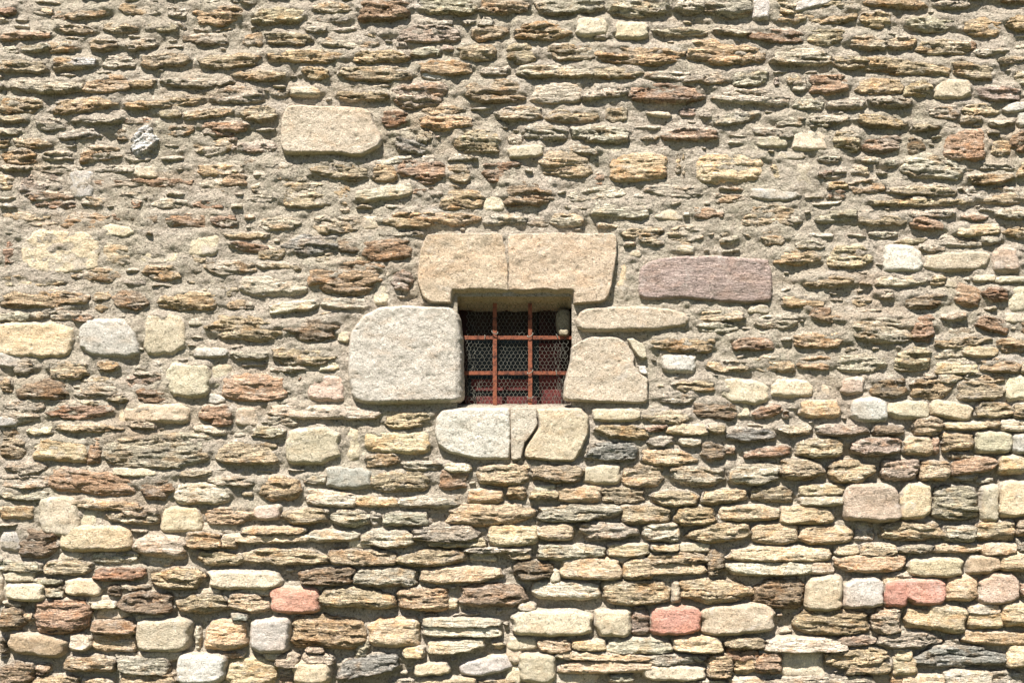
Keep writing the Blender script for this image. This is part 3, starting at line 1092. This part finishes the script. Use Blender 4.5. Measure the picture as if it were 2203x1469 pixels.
def outline(kind):
    n = {'s': 4.8, 't': 4.0, 'n': 3.6}[kind]
    R = (abs(np.cos(PHI)) ** n + abs(np.sin(PHI)) ** n) ** (-1.0 / n)
    # straight chips off the corners give an angular outline
    for q in range(4):
        if rng.rand() < (0.75 if kind != 's' else 0.45):
            al = math.pi / 4 + q * math.pi / 2 + rng.uniform(-0.35, 0.35)
            dd = rng.uniform(0.90, 1.2) if kind != 's' else rng.uniform(1.02, 1.2)
            c = np.cos(PHI - al)
            R = np.where(c > 0.15, np.minimum(R, dd / np.maximum(c, 0.15)), R)
    ph0 = rng.rand(3) * 6.28
    w = 0.035 if kind == 's' else 0.055
    R = R * (1 + w * np.sin(2 * PHI + ph0[0]) + w * 0.8 * np.sin(3 * PHI + ph0[1]) + w * 0.55 * np.sin(7 * PHI + ph0[2]))
    R = (np.roll(R, 1) + 2 * R + np.roll(R, -1)) / 4
    return R * 1.02

def stone_grid(cx, cy, a, b, tilt, R, step):
    """square-ring grid over a star-shaped outline; returns points, quads and the distance to the rim"""
    nu = max(8, int(2 * a / step)); nv = max(7, int(2 * b / step))
    def warp(t): return np.sign(t) * (1 - (1 - abs(t)) ** 1.35)
    U, V = np.meshgrid(warp(np.linspace(-1, 1, nu + 1)), warp(np.linspace(-1, 1, nv + 1)), indexing='ij')
    rho = np.maximum(abs(U), abs(V))
    k = 0.5                                   # soften the square toward a disc so the corners do not pinch
    x = U * np.sqrt(1 - k * V * V / 2); y = V * np.sqrt(1 - k * U * U / 2)
    ph = np.arctan2(y, x)
    idx = (ph + math.pi) / (2 * math.pi) * NPH
    i0 = np.floor(idx).astype(int); f = idx - i0
    r = R[i0 % NPH] * (1 - f) + R[(i0 + 1) % NPH] * f
    X = rho * r * np.cos(ph) * a; Y = rho * r * np.sin(ph) * b
    X[rho < 1e-9] = 0; Y[rho < 1e-9] = 0
    c, s = math.cos(tilt), math.sin(tilt)
    PXs = np.concatenate([R * np.cos(PHI) * a]); PYs = R * np.sin(PHI) * b
    # distance to rim
    A = np.stack([PXs, PYs], 1); B = np.roll(A, -1, 0); E = B - A; L = (E ** 2).sum(1)
    p = np.stack([X.ravel(), Y.ravel()], 1)
    d = np.full(len(p), 1e9)
    for i in range(NPH):
        t = np.clip(((p - A[i]) @ E[i]) / L[i], 0, 1)
        q = A[i] + t[:, None] * E[i]
        d = np.minimum(d, ((p - q) ** 2).sum(1))
    d = np.sqrt(d); d[(rho.ravel() > 0.9999)] = 0
    ii = np.arange((nu + 1) * (nv + 1)).reshape(nu + 1, nv + 1)
    F = np.stack([ii[:-1, :-1], ii[:-1, 1:], ii[1:, 1:], ii[1:, :-1]], -1).reshape(-1, 4)
    lx, ly = X.ravel(), Y.ravel()
    return cx + lx * c - ly * s, cy + lx * s + ly * c, lx, ly, d, F

def recess(x, y):
    """how far the pointing lies back: nearly flush above, raked out low down and to the lower right"""
    v = sstep(880, 1180, y + 0.16 * (x - 1100) + 40 * fbm(x / 160, y / 160, 5, 2))
    return v

def mortar_z(x, y):
    r = recess(x, y)
    z = 3.5 * fbm(x / 90, y / 55, 3, 3) + 3.6 * fbm(x / 26, y / 17, 8, 3) + 1.1 * fbm(x / 7, y / 6, 9, 2)
    z = z + 4.0 * np.clip(fbm(x / 120, y / 70, 21, 2) - 0.1, 0, 1) * (1 - r)
    z = z + 10 * sstep(1078, 1084, x) * sstep(1108, 1102, x) * sstep(498, 506, y) * sstep(656, 640, y)
    z = z + 5.0 * np.clip(fbm(x / 45, y / 20, 61, 3), 0, 1)
    return z - 6 * r

def bedding(x, y, seed, T):
    """thin uneven beds of schist: stepped faces parted by cracks"""
    wob = 0.9 * fbm(x / 70.0, y / 40.0, seed, 2) + 0.28 * fbm(x / 17.0, y / 12.0, seed + 5, 2)
    ph = y / T + wob
    i = np.floor(ph); f = ph - i
    lay = vn(i * 7.31 + 3, x / 55.0, seed + 9)
    lay2 = vn((i + 1) * 7.31 + 3, x / 55.0, seed + 9)
    m = sstep(0.72, 1.0, f)
    step = lay * (1 - m) + lay2 * m
    open_ = np.clip(0.35 + 0.9 * vn(i * 3.7, x / 38.0, seed + 13), 0, 1)
    crack = np.exp(-((f - 0.86) / 0.11) ** 2) * open_
    return step, crack

parts_geo = []          # (sort area, name, label, V, F, col, kind)
def add_stone(name, label, cx, cy, a, b, tilt, R, rgb, H, rtop, rbot, schist, step, special=None, jitter=True, smear=None):
    X, Y, lx, ly, d, F = stone_grid(cx, cy, a, b, tilt, R, step)
    seed = rng.randint(1, 99999)
    ragx = 3.0 * fbm(X / 16, Y / 10, seed, 3) + 0.8 * fbm(X / 3.5, Y / 3.5, seed + 3, 1)
    ragy = 3.2 * fbm(X / 16, Y / 10, seed + 50, 3) + 0.8 * fbm(X / 3.5, Y / 3.5, seed + 53, 1)
    q = 1.0 if schist > 0.5 else (0.8 if jitter else 0.4)
    t = np.clip(ly / b * 0.5 + 0.5, 0, 1)                       # 0 top .. 1 bottom
    Rb = rtop + (rbot - rtop) * sstep(0.35, 0.8, t)
    u = np.clip(d / Rb, 0, 1)
    prof = (1 - (1 - u) ** 2.2) ** 0.60
    zb = -15.0 - 6 * recess(np.array([cx]), np.array([cy]))[0]
    lift = 0.62 + 0.38 * t if schist > 0.3 else 0.86 + 0.14 * t
    dome = 1 + 0.16 * (1 - (lx / a) ** 2) - 0.16
    top = H * lift * dome
    if schist > 0.3:
        T = rng.uniform(6.5, 12.5)
        sy = Y - (X - cx) * math.tan(tilt + rng.uniform(-0.04, 0.04))
        stp, cr = bedding(X, sy, seed, T)
        amp = 1.0 if H > 6 else 0.6
        relief = schist * amp * (5.0 * stp - 8.5 * cr) + 4.2 * fbm(X / 34, Y / 14, seed + 1, 3) + 1.7 * fbm(X / 8, Y / 3.4, seed + 2, 2)
    else:
        relief = 4.2 * fbm(X / 50, Y / 36, seed, 3) - 3.0 * np.clip(fbm(X / 12, Y / 10, seed + 6, 3) - 0.3, 0, 1) * 1.4 + 1.3 * fbm(X / 9, Y / 9, seed + 2, 3)
    z = zb + (top - zb) * prof + relief * sstep(0.0, 0.7, prof)
    if special is not None: z = special(X, Y, z)
    X = X + ragx * q; Y = Y + ragy * q
    c = np.array(srgb(*rgb, 0.80)[:3])
    if jitter:
        c = c * rng.uniform(0.84, 1.14) * (1 + rng.uniform(-0.025, 0.025, 3))
    n = len(X)
    col = np.ones((n, 4)); col[:, :3] = c
    kd = np.zeros((n, 3)); kd[:, 0] = rng.uniform(0, 30); kd[:, 1] = schist; kd[:, 2] = 0.85 if schist > 0.3 else 0.32
    # mortar smeared over the rim, most of it along the top
    edge = d + 5.0 * fbm(X / 13, Y / 9, seed + 70, 3)
    wid = (smear if smear is not None else 1.0) * (1.5 + 5.5 * (1 - t))
    sm = sstep(wid + 1.5, wid - 1.5, edge)
    if H < 7: sm = np.maximum(sm, sstep(0.12, 0.3, fbm(X / 30, Y / 16, seed + 80, 3)) * 0.9)
    mc = np.array(srgb(200, 187, 168, .80)[:3]) * 0.97
    col[:, :3] = col[:, :3] * (1 - sm[:, None]) + mc * sm[:, None]
    kd[:, 1] *= 1 - 0.85 * sm; kd[:, 2] *= 1 - sm
    parts_geo.append((a * b, name, label, w3(X, Y, z), F, col, kd))

def lintel_cut(X, Y, z):
    m = sstep(968, 984, X) * (1 - sstep(1222, 1238, X))
    edge = 623 + 3.0 * fbm(X / 30, X * 0, 77, 2)
    return z - m * np.clip(Y - edge, 0, 99) * 2.6

def jamb_round(X, Y, z):
    return z - 0.7 * np.clip(X - 980, 0, 30) * sstep(665, 690, Y)

def flush(x, y):
    """areas of old repointing where the stones lie almost level with the mortar"""
    def e(cx, cy, rx, ry): return sstep(1.25, 0.7, np.sqrt(((x - cx) / rx) ** 2 + ((y - cy) / ry) ** 2))
    return float(max(e(330, 470, 470, 190), e(1640, 440, 260, 150) * 0.8, e(1700, 830, 220, 60) * 0.6, e(1150, 420, 330, 90) * 0.5, e(560, 790, 190, 120) * 0.4))

for (name, label, poly, rgb, H, bev, kd) in BIG:
    xs = [p[0] for p in poly]; ys = [p[1] for p in poly]
    cx, cy = (min(xs) + max(xs)) / 2, (min(ys) + max(ys)) / 2
    a, b = (max(xs) - min(xs)) / 2, (max(ys) - min(ys)) / 2
    if name == 'broken_corner': cx, cy = sum(xs) / len(xs), sum(ys) / len(ys)
    R = ray_poly(poly, cx, cy, a, b)
    sp = lintel_cut if name == 'lintel_stone' else (jamb_round if label and 'pale grey' in label else None)
    add_stone(name, label, cx, cy, a, b, 0, R, rgb, H, bev * 0.8, bev * (0.7 if name != 'jamb_stone' else 1.0), 0.0 if kd == 's' else 0.29, 2.0, sp, False, 0.5)

piled = []
rows = []
for l in STONES.strip().split('\n'):
    p = l.split(); rows.append((float(p[0]), float(p[1]), float(p[2]), float(p[3]), p[4], int(p[5]), True))
for r in list(rows):                        # the wall carries on past the survey on every side
    x0, y0, x1, y1 = r[:4]
    mx, my = (x0 + x1) / 2, (y0 + y1) / 2
    fx = [x0, x1]; cands = []
    if mx < 170 and x0 > 12: cands.append((-x1, y0, -x0, y1))
    if mx > 2203 - 170 and x1 < 2190: cands.append((4406 - x1, y0, 4406 - x0, y1))
    if my < 130 and y0 > 8: cands.append((x0, -y1, x1, -y0))
    if my > 1469 - 130 and y1 < 1461: cands.append((x0, 2938 - y1, x1, 2938 - y0))
    for c in cands: rows.append(c + (r[4], -r[5], False))

for (x0, y0, x1, y1, code, tilt, inside) in rows:
    cx, cy = (x0 + x1) / 2, (y0 + y1) / 2
    a, b = (x1 - x0) / 2, (y1 - y0) / 2
    smooth = 's' in code and code[0] not in ''
    thin = 't' in code
    tl = math.radians(tilt)
    if abs(tilt) > 25:                       # steep stones were surveyed by their upright extent
        if abs(tilt) >= 60: pass
        elif a < b: tl = 0
    if abs(tilt) >= 60: tl = math.radians(tilt - 90 if tilt > 0 else tilt + 90) * 0.6
    if abs(tl) < 0.3 and a > b: b = max(b - a * abs(math.sin(tl)) * 0.55, b * 0.6)
    c0 = code[0]
    rc = recess(np.array([cx]), np.array([cy]))[0]
    if '+' in code: H = (rng.uniform(15, 23) + min(b, 26) * 0.25) * (0.62 + 0.38 * rc)
    elif '-' in code: H = rng.uniform(3.0, 6.0)
    else: H = rng.uniform(9.0, 14)
    fl = flush(cx, cy); H = H * (1 - 0.62 * fl)
    schist = 0.0 if (smooth or c0 in 'gl') else 1.0
    if smooth and c0 in 'woy': schist = 0.42 if b < 34 else 0.1
    if c0 == 'R' or (smooth and c0 in 'pbe'): schist = 0.12
    if smooth and c0 == 'r': schist = 0.6
    if thin: schist = 1.15
    kind = 's' if (smooth or c0 in 'gR') else ('t' if thin else 'n')
    if schist > 0.3:
        rtop = b * rng.uniform(0.5, 0.8); rbot = b * rng.uniform(0.35, 0.85)
    else:
        rtop = min(14, b * 0.6); rbot = min(13, b * 0.55)
    if '-' in code: rtop = b * 0.8; rbot = b * 0.5
    g_ = 3.2
    if '-' not in code and inside is not None: piled.append((cx, cy, a, b, H, tl, rc))
    add_stone('stone', None, cx, cy - 1.5 * (1 - rc), a + g_, b + g_, tl, outline('s' if kind == 'n' and rc > 0.5 and rng.rand() < 0.6 else kind), PAL[c0], H, rtop, rbot, schist,
              2.1 if inside else 4.5)
    if not inside: g = parts_geo.pop(); parts_geo.append((0.0,) + g[1:])

# small chips and slivers pushed into the open mortar
occ = np.zeros((590, 790), bool)                     # cells of 3 units over x -80..2290, y -80..1690
def cells(x0, y0, x1, y1):
    return slice(max(0, int((y0 + 80) / 3)), max(0, int((y1 + 80) / 3) + 1)), slice(max(0, int((x0 + 80) / 3)), max(0, int((x1 + 80) / 3) + 1))
for r in rows:
    ex = (r[2] - r[0]) * 0.04; occ[cells(r[0] + ex, r[1] + 1, r[2] - ex, r[3] - 1)] = True
for g in BIG:
    xs = [p[0] for p in g[2]]; ys = [p[1] for p in g[2]]; occ[cells(min(xs), min(ys), max(xs), max(ys))] = True
occ[cells(975, 635, 1240, 885)] = True
made = 0
for tries in range(42000):
    big_chip = tries < 20000
    w = rng.uniform(30, 85) if big_chip else rng.uniform(12, 36)
    hh = w * rng.uniform(0.13, 0.30) if big_chip else w * rng.uniform(0.25, 0.6)
    hh = max(hh, 6.0)
    x = rng.uniform(-70, 2270); y = rng.uniform(-70, 1540)
    cc = cells(x - w / 2 - 2, y - hh / 2 - 2, x + w / 2 + 2, y + hh / 2 + 2)
    if occ[cc].any(): continue
    if rng.rand() < 0.35 and not big_chip: 
        occ[cc] = True; continue
    occ[cc] = True; made += 1
    c0 = rng.choice(list('bbbwwweeggoyrpl'))
    H = rng.uniform(3.5, 9.0) + 3 * recess(np.array([x]), np.array([y]))[0]
    sch = 0.0 if c0 in 'gl' else rng.choice([1.0, 0.5])
    add_stone('stone', None, x, y, w / 2, hh / 2, rng.uniform(-0.12, 0.12), outline(rng.choice(['n', 't', 's'])), PAL[c0], H,
              hh * 0.42, hh * 0.3, sch, 2.4)
print('chips', made)

# ---------------------------------------------------------------- the wall as one thing
wall = bpy.data.objects.new("stone_building", None)
sc.collection.objects.link(wall)
wall.location = (0, 0.1, 0)
wall["label"] = "old rubble stone building front of tan schist slabs with one small barred window"
wall["category"] = "building"

big_n = [g for g in parts_geo if g[1] != 'stone']
rub = sorted([g for g in parts_geo if g[1] == 'stone'], key=lambda g: -g[0])
for g in big_n + rub[:100]:
    o = mesh_from(g[1], g[3], g[4], M_STONE, g[5], g[6])
    if g[2]: o["label"] = g[2]
    parent(o, wall)
rest = rub[100:]
offs = np.cumsum([0] + [len(g[3]) for g in rest[:-1]])
o = mesh_from("rubble_stones", np.concatenate([g[3] for g in rest]), np.concatenate([g[4] + k for g, k in zip(rest, offs)]),
              M_STONE, np.concatenate([g[5] for g in rest]), np.concatenate([g[6] for g in rest]))
o["kind"] = "stuff"
parent(o, wall)

# mortar: one sheet with an opening for the window
def axis(lo, hi, step, far0, far1):
    a = np.arange(lo, hi + step, step)
    return np.concatenate([np.linspace(far0, lo - step, 30)[:-1], a, np.linspace(hi + 2 * step, far1, 30)])
gx = axis(-120, 2320, 3.0, -1400, 3600)
gy = axis(-100, 1570, 3.0, -900, CY + ZC / PX + 20)
X, Y = np.meshgrid(gx, gy, indexing='ij')
Z = mortar_z(X, Y)
pile = np.full(X.shape, -99.0)
for (cx, cy, a, b, H, tl, rc) in piled:          # the pointing climbs onto the head and flanks of each stone
    w = 26
    i0, i1 = np.searchsorted(gx, [cx - a - w, cx + a + w]); j0, j1 = np.searchsorted(gy, [cy - b - w, cy + b])
    if i1 <= i0 or j1 <= j0: continue
    xx = X[i0:i1, j0:j1] - cx; yy = Y[i0:i1, j0:j1] - cy - (X[i0:i1, j0:j1] - cx) * math.tan(tl)
    dx = np.maximum(abs(xx) - a * 0.92, 0) / 14.0; dy = np.maximum(-yy - b * 0.8, 0) / 13.0
    low = sstep(b * 0.9, -b * 0.1, yy)
    hgt = (H * 0.60 * (1 - 0.55 * rc)) * np.exp(-(dx ** 2 + dy ** 2)) * low
    pile[i0:i1, j0:j1] = np.maximum(pile[i0:i1, j0:j1], hgt)
Z = Z + np.maximum(pile, 0) * (0.85 + 0.5 * fbm(X / 30, Y / 14, 91, 3)) - 2.0
Z = Z + 2.2 * fbm(X / 14, Y / 9, 93, 2) 
OX0, OX1, OY0, OY1 = 986, 1228, 640, 878
near = sstep(60, 8, np.maximum(np.maximum(OX0 - X, X - OX1), np.maximum(OY0 - Y, Y - OY1)))
Z = Z * (1 - 0.5 * near)
hole = (X > OX0) & (X < OX1) & (Y > OY0) & (Y < OY1)
ii = np.arange(X.size).reshape(X.shape)
q = np.stack([ii[:-1, :-1], ii[:-1, 1:], ii[1:, 1:], ii[1:, :-1]], -1)
hq = hole[:-1, :-1] | hole[:-1, 1:] | hole[1:, 1:] | hole[1:, :-1]
F = q[~hq]
o = mesh_from("mortar", w3(X.ravel(), Y.ravel(), Z.ravel()), F, M_MORTAR)
parent(o, wall)

# ---------------------------------------------------------------- the window opening
def at(X, Y, dep):
    """a point that far behind the wall face, at its true height and side (2 mm units)"""
    k = 1 + dep / (CAM_D / PX)
    yc = CY + (ZC - CAM_Z) / PX
    return (CX + (X - CX) * k, yc + (Y - yc) * k, -dep)

class MB:
    def __init__(s): s.V = []; s.F = []
    def box(s, x0, x1, y0, y1, z0, z1, seg=1):
        """box given at its front face z1 (nearest the viewer)"""
        n = len(s.V); L = seg + 1
        hor = (x1 - x0) >= (y1 - y0)
        for i in range(L):
            t = i / seg
            if hor: c = [(x0 + (x1 - x0) * t, y) for y in (y0, y1)]
            else: c = [(x, y0 + (y1 - y0) * t) for x in (x0, x1)]
            for (x, y) in c:
                for z in (z0, z1): s.V.append([x, y, z])
        for i in range(seg):
            a = n + 4 * i; b = a + 4
            for e in ((0, 1), (1, 3), (3, 2), (2, 0)):
                s.F.append((a + e[0], a + e[1], b + e[1], b + e[0]))
        s.F.append((n, n + 2, n + 3, n + 1)); m = n + 4 * seg
        s.F.append((m, m + 1, m + 3, m + 2))
    def tube(s, P, r, k=5):
        P = np.array(P, float); n = len(s.V)
        for i in range(len(P)):
            d = P[min(i + 1, len(P) - 1)] - P[max(i - 1, 0)]
            d /= (np.linalg.norm(d) + 1e-9)
            up = np.array([0, 0, 1.0]) if abs(d[2]) < 0.9 else np.array([1.0, 0, 0])
            u = np.cross(d, up); u /= np.linalg.norm(u); v = np.cross(d, u)
            for j in range(k):
                an = 2 * math.pi * j / k
                s.V.append(list(P[i] + r * (math.cos(an) * u + math.sin(an) * v)))
        for i in range(len(P) - 1):
            for j in range(k):
                s.F.append((n + i * k + j, n + i * k + (j + 1) % k, n + (i + 1) * k + (j + 1) % k, n + (i + 1) * k + j))
    def build(s, name, mat, par=None, smooth=False, rough=0.0):
        V = np.array(s.V, float)
        if rough:
            V[:, 0] += rough * fbm(V[:, 0] / 9, V[:, 1] / 9, 4, 2); V[:, 1] += rough * fbm(V[:, 0] / 9 + 50, V[:, 1] / 9, 6, 2)
        o = mesh_from(name, w3(V[:, 0], V[:, 1], V[:, 2]), s.F, mat)
        if not smooth: o.data.polygons.foreach_set("use_smooth", np.zeros(len(s.F), bool))
        if par is not None: parent(o, par)
        return o

# reveal: rough plastered tunnel with a sill that rises inward
def reveal():
    dep = np.linspace(0, 210, 50)
    per = []
    x0, x1, y0, y1 = 985, 1233, 646, 882
    for t in np.linspace(0, 1, 60): per.append((x0 + (x1 - x0) * t, y0))
    for t in np.linspace(0, 1, 60)[1:]: per.append((x1, y0 + (y1 - y0) * t))
    for t in np.linspace(0, 1, 60)[1:]: per.append((x1 - (x1 - x0) * t, y1))
    for t in np.linspace(0, 1, 60)[1:]: per.append((x0, y1 - (y1 - y0) * t))
    per = np.array(per); V = []
    for d in dep:
        X = per[:, 0].copy(); Y = per[:, 1].copy()
        s = np.clip((Y - 800) / 82, 0, 1) ** 3
        Y = Y - s * np.interp(d, [0, 25, 60, 210], [0, 14, 22, 24])
        rt = np.clip((X - 1180) / 53, 0, 1) ** 3 * np.clip((Y - 700) / 100, 0, 1)
        X = X - rt * np.interp(d, [0, 30, 210], [0, 4, 8])
        n1 = 2.2 * fbm(X / 22 + d / 20, Y / 22 - d / 25, 31, 3)
        X = X + n1; Y = Y + 1.8 * fbm(X / 14 + 40, d / 12 + Y / 30, 33, 3)
        k = 1 + d / (CAM_D / PX) * 0.9
        X = CX + (X - CX) * k; Y = Y + d * 0.09
        V.append(np.stack([X, Y, -d - 3 - 72 * np.clip((665 - per[:, 1]) / 15, 0, 1)], -1))
    n = len(per); V = np.concatenate(V)
    ii = np.arange(len(dep) * n).reshape(len(dep), n)
    F = np.stack([ii[:-1, :-1], ii[:-1, 1:], ii[1:, 1:], ii[1:, :-1]], -1).reshape(-1, 4)
    return V, F
V, F = reveal()
window = mesh_from("window", w3(V[:, 0], V[:, 1], V[:, 2]), F, M_MORTAR)
parent(window, wall)

DB = 30
for X in (1064.5, 1140.5):                  # the two upright bars stand in front
    m = MB(); a = at(X - 4.3, 652, DB); b = at(X + 4.3, 876, DB)
    m.box(a[0], b[0], a[1], b[1] + 3, -DB - 5, -DB, 40)
    m.build("upright_bar", M_RUST, window, rough=0.5)
for (Y, xa, xb) in ((726, 996, 1224), (802, 1003, 1222)):
    m = MB(); a = at(xa - 14, Y - 3.9, DB + 6); b = at(xb + 8, Y + 3.9, DB + 6)
    m.box(a[0], b[0], a[1], b[1], -DB - 11, -DB - 6, 40)
    m.build("cross_bar", M_RUST, window, rough=0.5)

DF = 94
def framebox(name, xa, xb, ya, yb, dep, th, mat, seg=6, rough=0.6):
    m = MB(); a = at(xa, ya, dep); b = at(xb, yb, dep)
    m.box(a[0], b[0], a[1], b[1], -dep - th, -dep, seg)
    return m.build(name, mat, window, rough=rough)
framebox("frame_stile", 984, 1006, 650, 880, DF + 2, 18, M_RED_SHADE)
framebox("frame_stile", 1160, 1212, 738, 880, DF + 2, 18, M_RED)
framebox("upper_board", 1160, 1212, 650, 737, DF + 5, 18, M_RED_SHADE)  # top of the right stile, its shade put into the darker paint
framebox("frame_rail", 1014, 1146, 816, 840, DF, 12, M_RED)
framebox("frame_rail", 1000, 1212, 852, 880, DF - 4, 12, M_RED)
framebox("frame_rail", 984, 1240, 640, 668, DF - 3, 12, M_RED)
framebox("upper_board", 1006, 1156, 668, 730, DF + 12, 10, M_INNER)
framebox("window_pane", 1004, 1160, 728, 880, DF + 17, 3, M_GLASS, rough=0)
framebox("dark_gap_box", 1208, 1250, 640, 885, DF - 6, 60, M_INNER, rough=1)  # box whose dark colour stands in for the shaded gap beside the frame

# two lumps of mortared stone inside the upper right corner
for (cx, cy, a_, b_, zc, dd) in ((1215, 688, 17, 30, -62, 22), (1214, 712, 10, 7, -36, 12)):
    n1, n2 = 30, 22
    U, W = np.meshgrid(np.linspace(0, 2 * math.pi, n1), np.linspace(0, math.pi, n2), indexing='ij')
    sx = np.sin(W) * np.cos(U); sy = np.cos(W); sz = np.sin(W) * np.sin(U)
    ex = lambda v: np.sign(v) * abs(v) ** 0.7
    k = 1 + 0.14 * fbm(sx * 2 + cx, sy * 2 + sz, 5, 3)
    V = w3(cx + a_ * ex(sx) * k, cy + b_ * ex(sy) * k, zc + dd * ex(sz) * k).reshape(-1, 3)
    ii = np.arange(n1 * n2).reshape(n1, n2)
    F = np.stack([ii[:-1, :-1], ii[:-1, 1:], ii[1:, 1:], ii[1:, :-1]], -1).reshape(-1, 4)
    c = np.ones((len(V), 4)); c[:, :3] = srgb(176, 164, 138, .8)[:3]
    kd = np.zeros((len(V), 3)); kd[:, 0] = 4; kd[:, 2] = .2
    o = mesh_from("packing_stone", V, F, M_STONE, c, kd); parent(o, window)

# dark room behind the opening
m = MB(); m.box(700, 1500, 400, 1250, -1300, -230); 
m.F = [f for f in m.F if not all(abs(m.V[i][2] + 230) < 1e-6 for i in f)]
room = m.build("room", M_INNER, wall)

# ---------------------------------------------------------------- chicken wire
wire = bpy.data.objects.new("chicken_wire", None)
sc.collection.objects.link(wire)
wire["label"] = "crumpled sheet of hexagonal chicken wire tied behind the rusty bars of the window"
wire["category"] = "wire netting"
DW = 42
b0 = w3(np.array([1108.0]), np.array([884.0]), np.array([-float(DW)]))[0]
wire.location = Vector([float(v) for v in b0])
mb = MB()
P0 = 8.9; RH = 7.6                     # cell width and row spacing
def warpw(x, y):
    """crumple the flat netting"""
    e = sstep(1045, 1000, x)
    e2 = sstep(1185, 1222, x)
    X = x + 1.4 * vn(x / 16, y / 14, 41) + (1.5 + 4.5 * e + 2 * e2) * vn(x / 9, y / 22, 43) + e2 * -4 + e * 3
    Y = y + 1.0 * vn(x / 14, y / 16, 42) + 2.0 * e * vn(x / 12, y / 9, 45)
    d = DW + 6 * vn(x / 40, y / 40, 44) + 7 * e * vn(x / 10, y / 30, 46) - 6 * e2
    return at(X, Y, d)
rows_n = 30; cols_n = 26
def node(c, r, top):
    # pairs of rows joined by a twisted upright piece
    x = 998 + (c + (0.5 if r % 2 else 0.0)) * P0
    y = 650 + r * RH + (0 if top else 2.3 + 2.1)
    return x, y
for r in range(rows_n):
    for c in range(cols_n):
        x, y = node(c, r, True)
        if x > 1226 or y > 878: continue
        a = warpw(x, y); m_ = warpw(x, y + 1.9); b = warpw(x, y + 3.9)
        mb.tube([a, m_, b], 0.40, 4)
        for dx in (-0.5, 0.5):
            x2, y2 = x + dx * P0, y + RH
            if x2 < 994 or x2 > 1228 or y2 > 880: continue
            mb.tube([b, warpw(x + dx * P0 * 0.5, y + 3.9 + (RH - 3.9) * 0.5), warpw(x2, y2)], 0.26, 4)
for k in range(46):                     # broken, bent strands
    x = rng.choice([rng.uniform(1000, 1045), rng.uniform(1190, 1222)]); y = rng.uniform(735, 860)
    pts = []
    for j in range(6):
        pts.append(at(x, y, DW - 3 + 5 * rng.rand())); x += rng.uniform(-3, 3); y += rng.uniform(2, 5)
    mb.tube(pts, 0.42, 4)
o = mb.build("netting", M_WIRE, None, smooth=True); parent(o, wire)
def tie(x, y, w, h, tilt):
    m = MB(); pts = []
    for j in range(15):
        an = -0.4 + j / 14 * (math.pi + 0.8)
        px = x + w * math.cos(an); py = y + h * math.sin(an) + tilt * math.cos(an)
        pts.append(at(px, py, DB - 3 - 2 * math.sin(an)))
    m.tube(pts, 0.95, 5)
    o = m.build("wire_tie", M_WIRE, None, smooth=True); parent(o, wire)
for args in ((1064.5, 714, 6.5, 4, 1.5), (1140.5, 720, 6, 3.5, -3), (1140.5, 799, 6, 3.5, -3), (1140.5, 853, 6.5, 3, 0)): tie(*args)
def vtie(x, y, h, lean):
    m = MB(); pts = [at(x + lean * (j / 6 - .5) + 0.6 * math.sin(j), y - h + 2 * h * j / 6, DB + 3 + (2 if j in (0, 6) else 0)) for j in range(7)]
    m.tube(pts, 0.95, 5)
    o = m.build("wire_tie", M_WIRE, None, smooth=True); parent(o, wire)
for args in ((1043, 726, 5.5, 0.5), (1199, 724, 5, 5), (1197, 802, 5.5, 3)): vtie(*args)

# ---------------------------------------------------------------- ground in front of the wall
g = MB()
n = 60
V = []; 
xs = np.linspace(-60, 60, n); ys = np.linspace(-80, 0.6, n)
GX, GY = np.meshgrid(xs, ys, indexing='ij')
GZ = 0.03 * fbm(GX / 2.0, GY / 2.0, 3, 3)
V = np.stack([GX.ravel(), GY.ravel(), GZ.ravel()], -1)
ii = np.arange(n * n).reshape(n, n)
F = np.stack([ii[:-1, :-1], ii[1:, :-1], ii[1:, 1:], ii[:-1, 1:]], -1).reshape(-1, 4)
gr = mesh_from("ground", V, F, M_GROUND, origin=(0, 0, 0))
gr["kind"] = "structure"
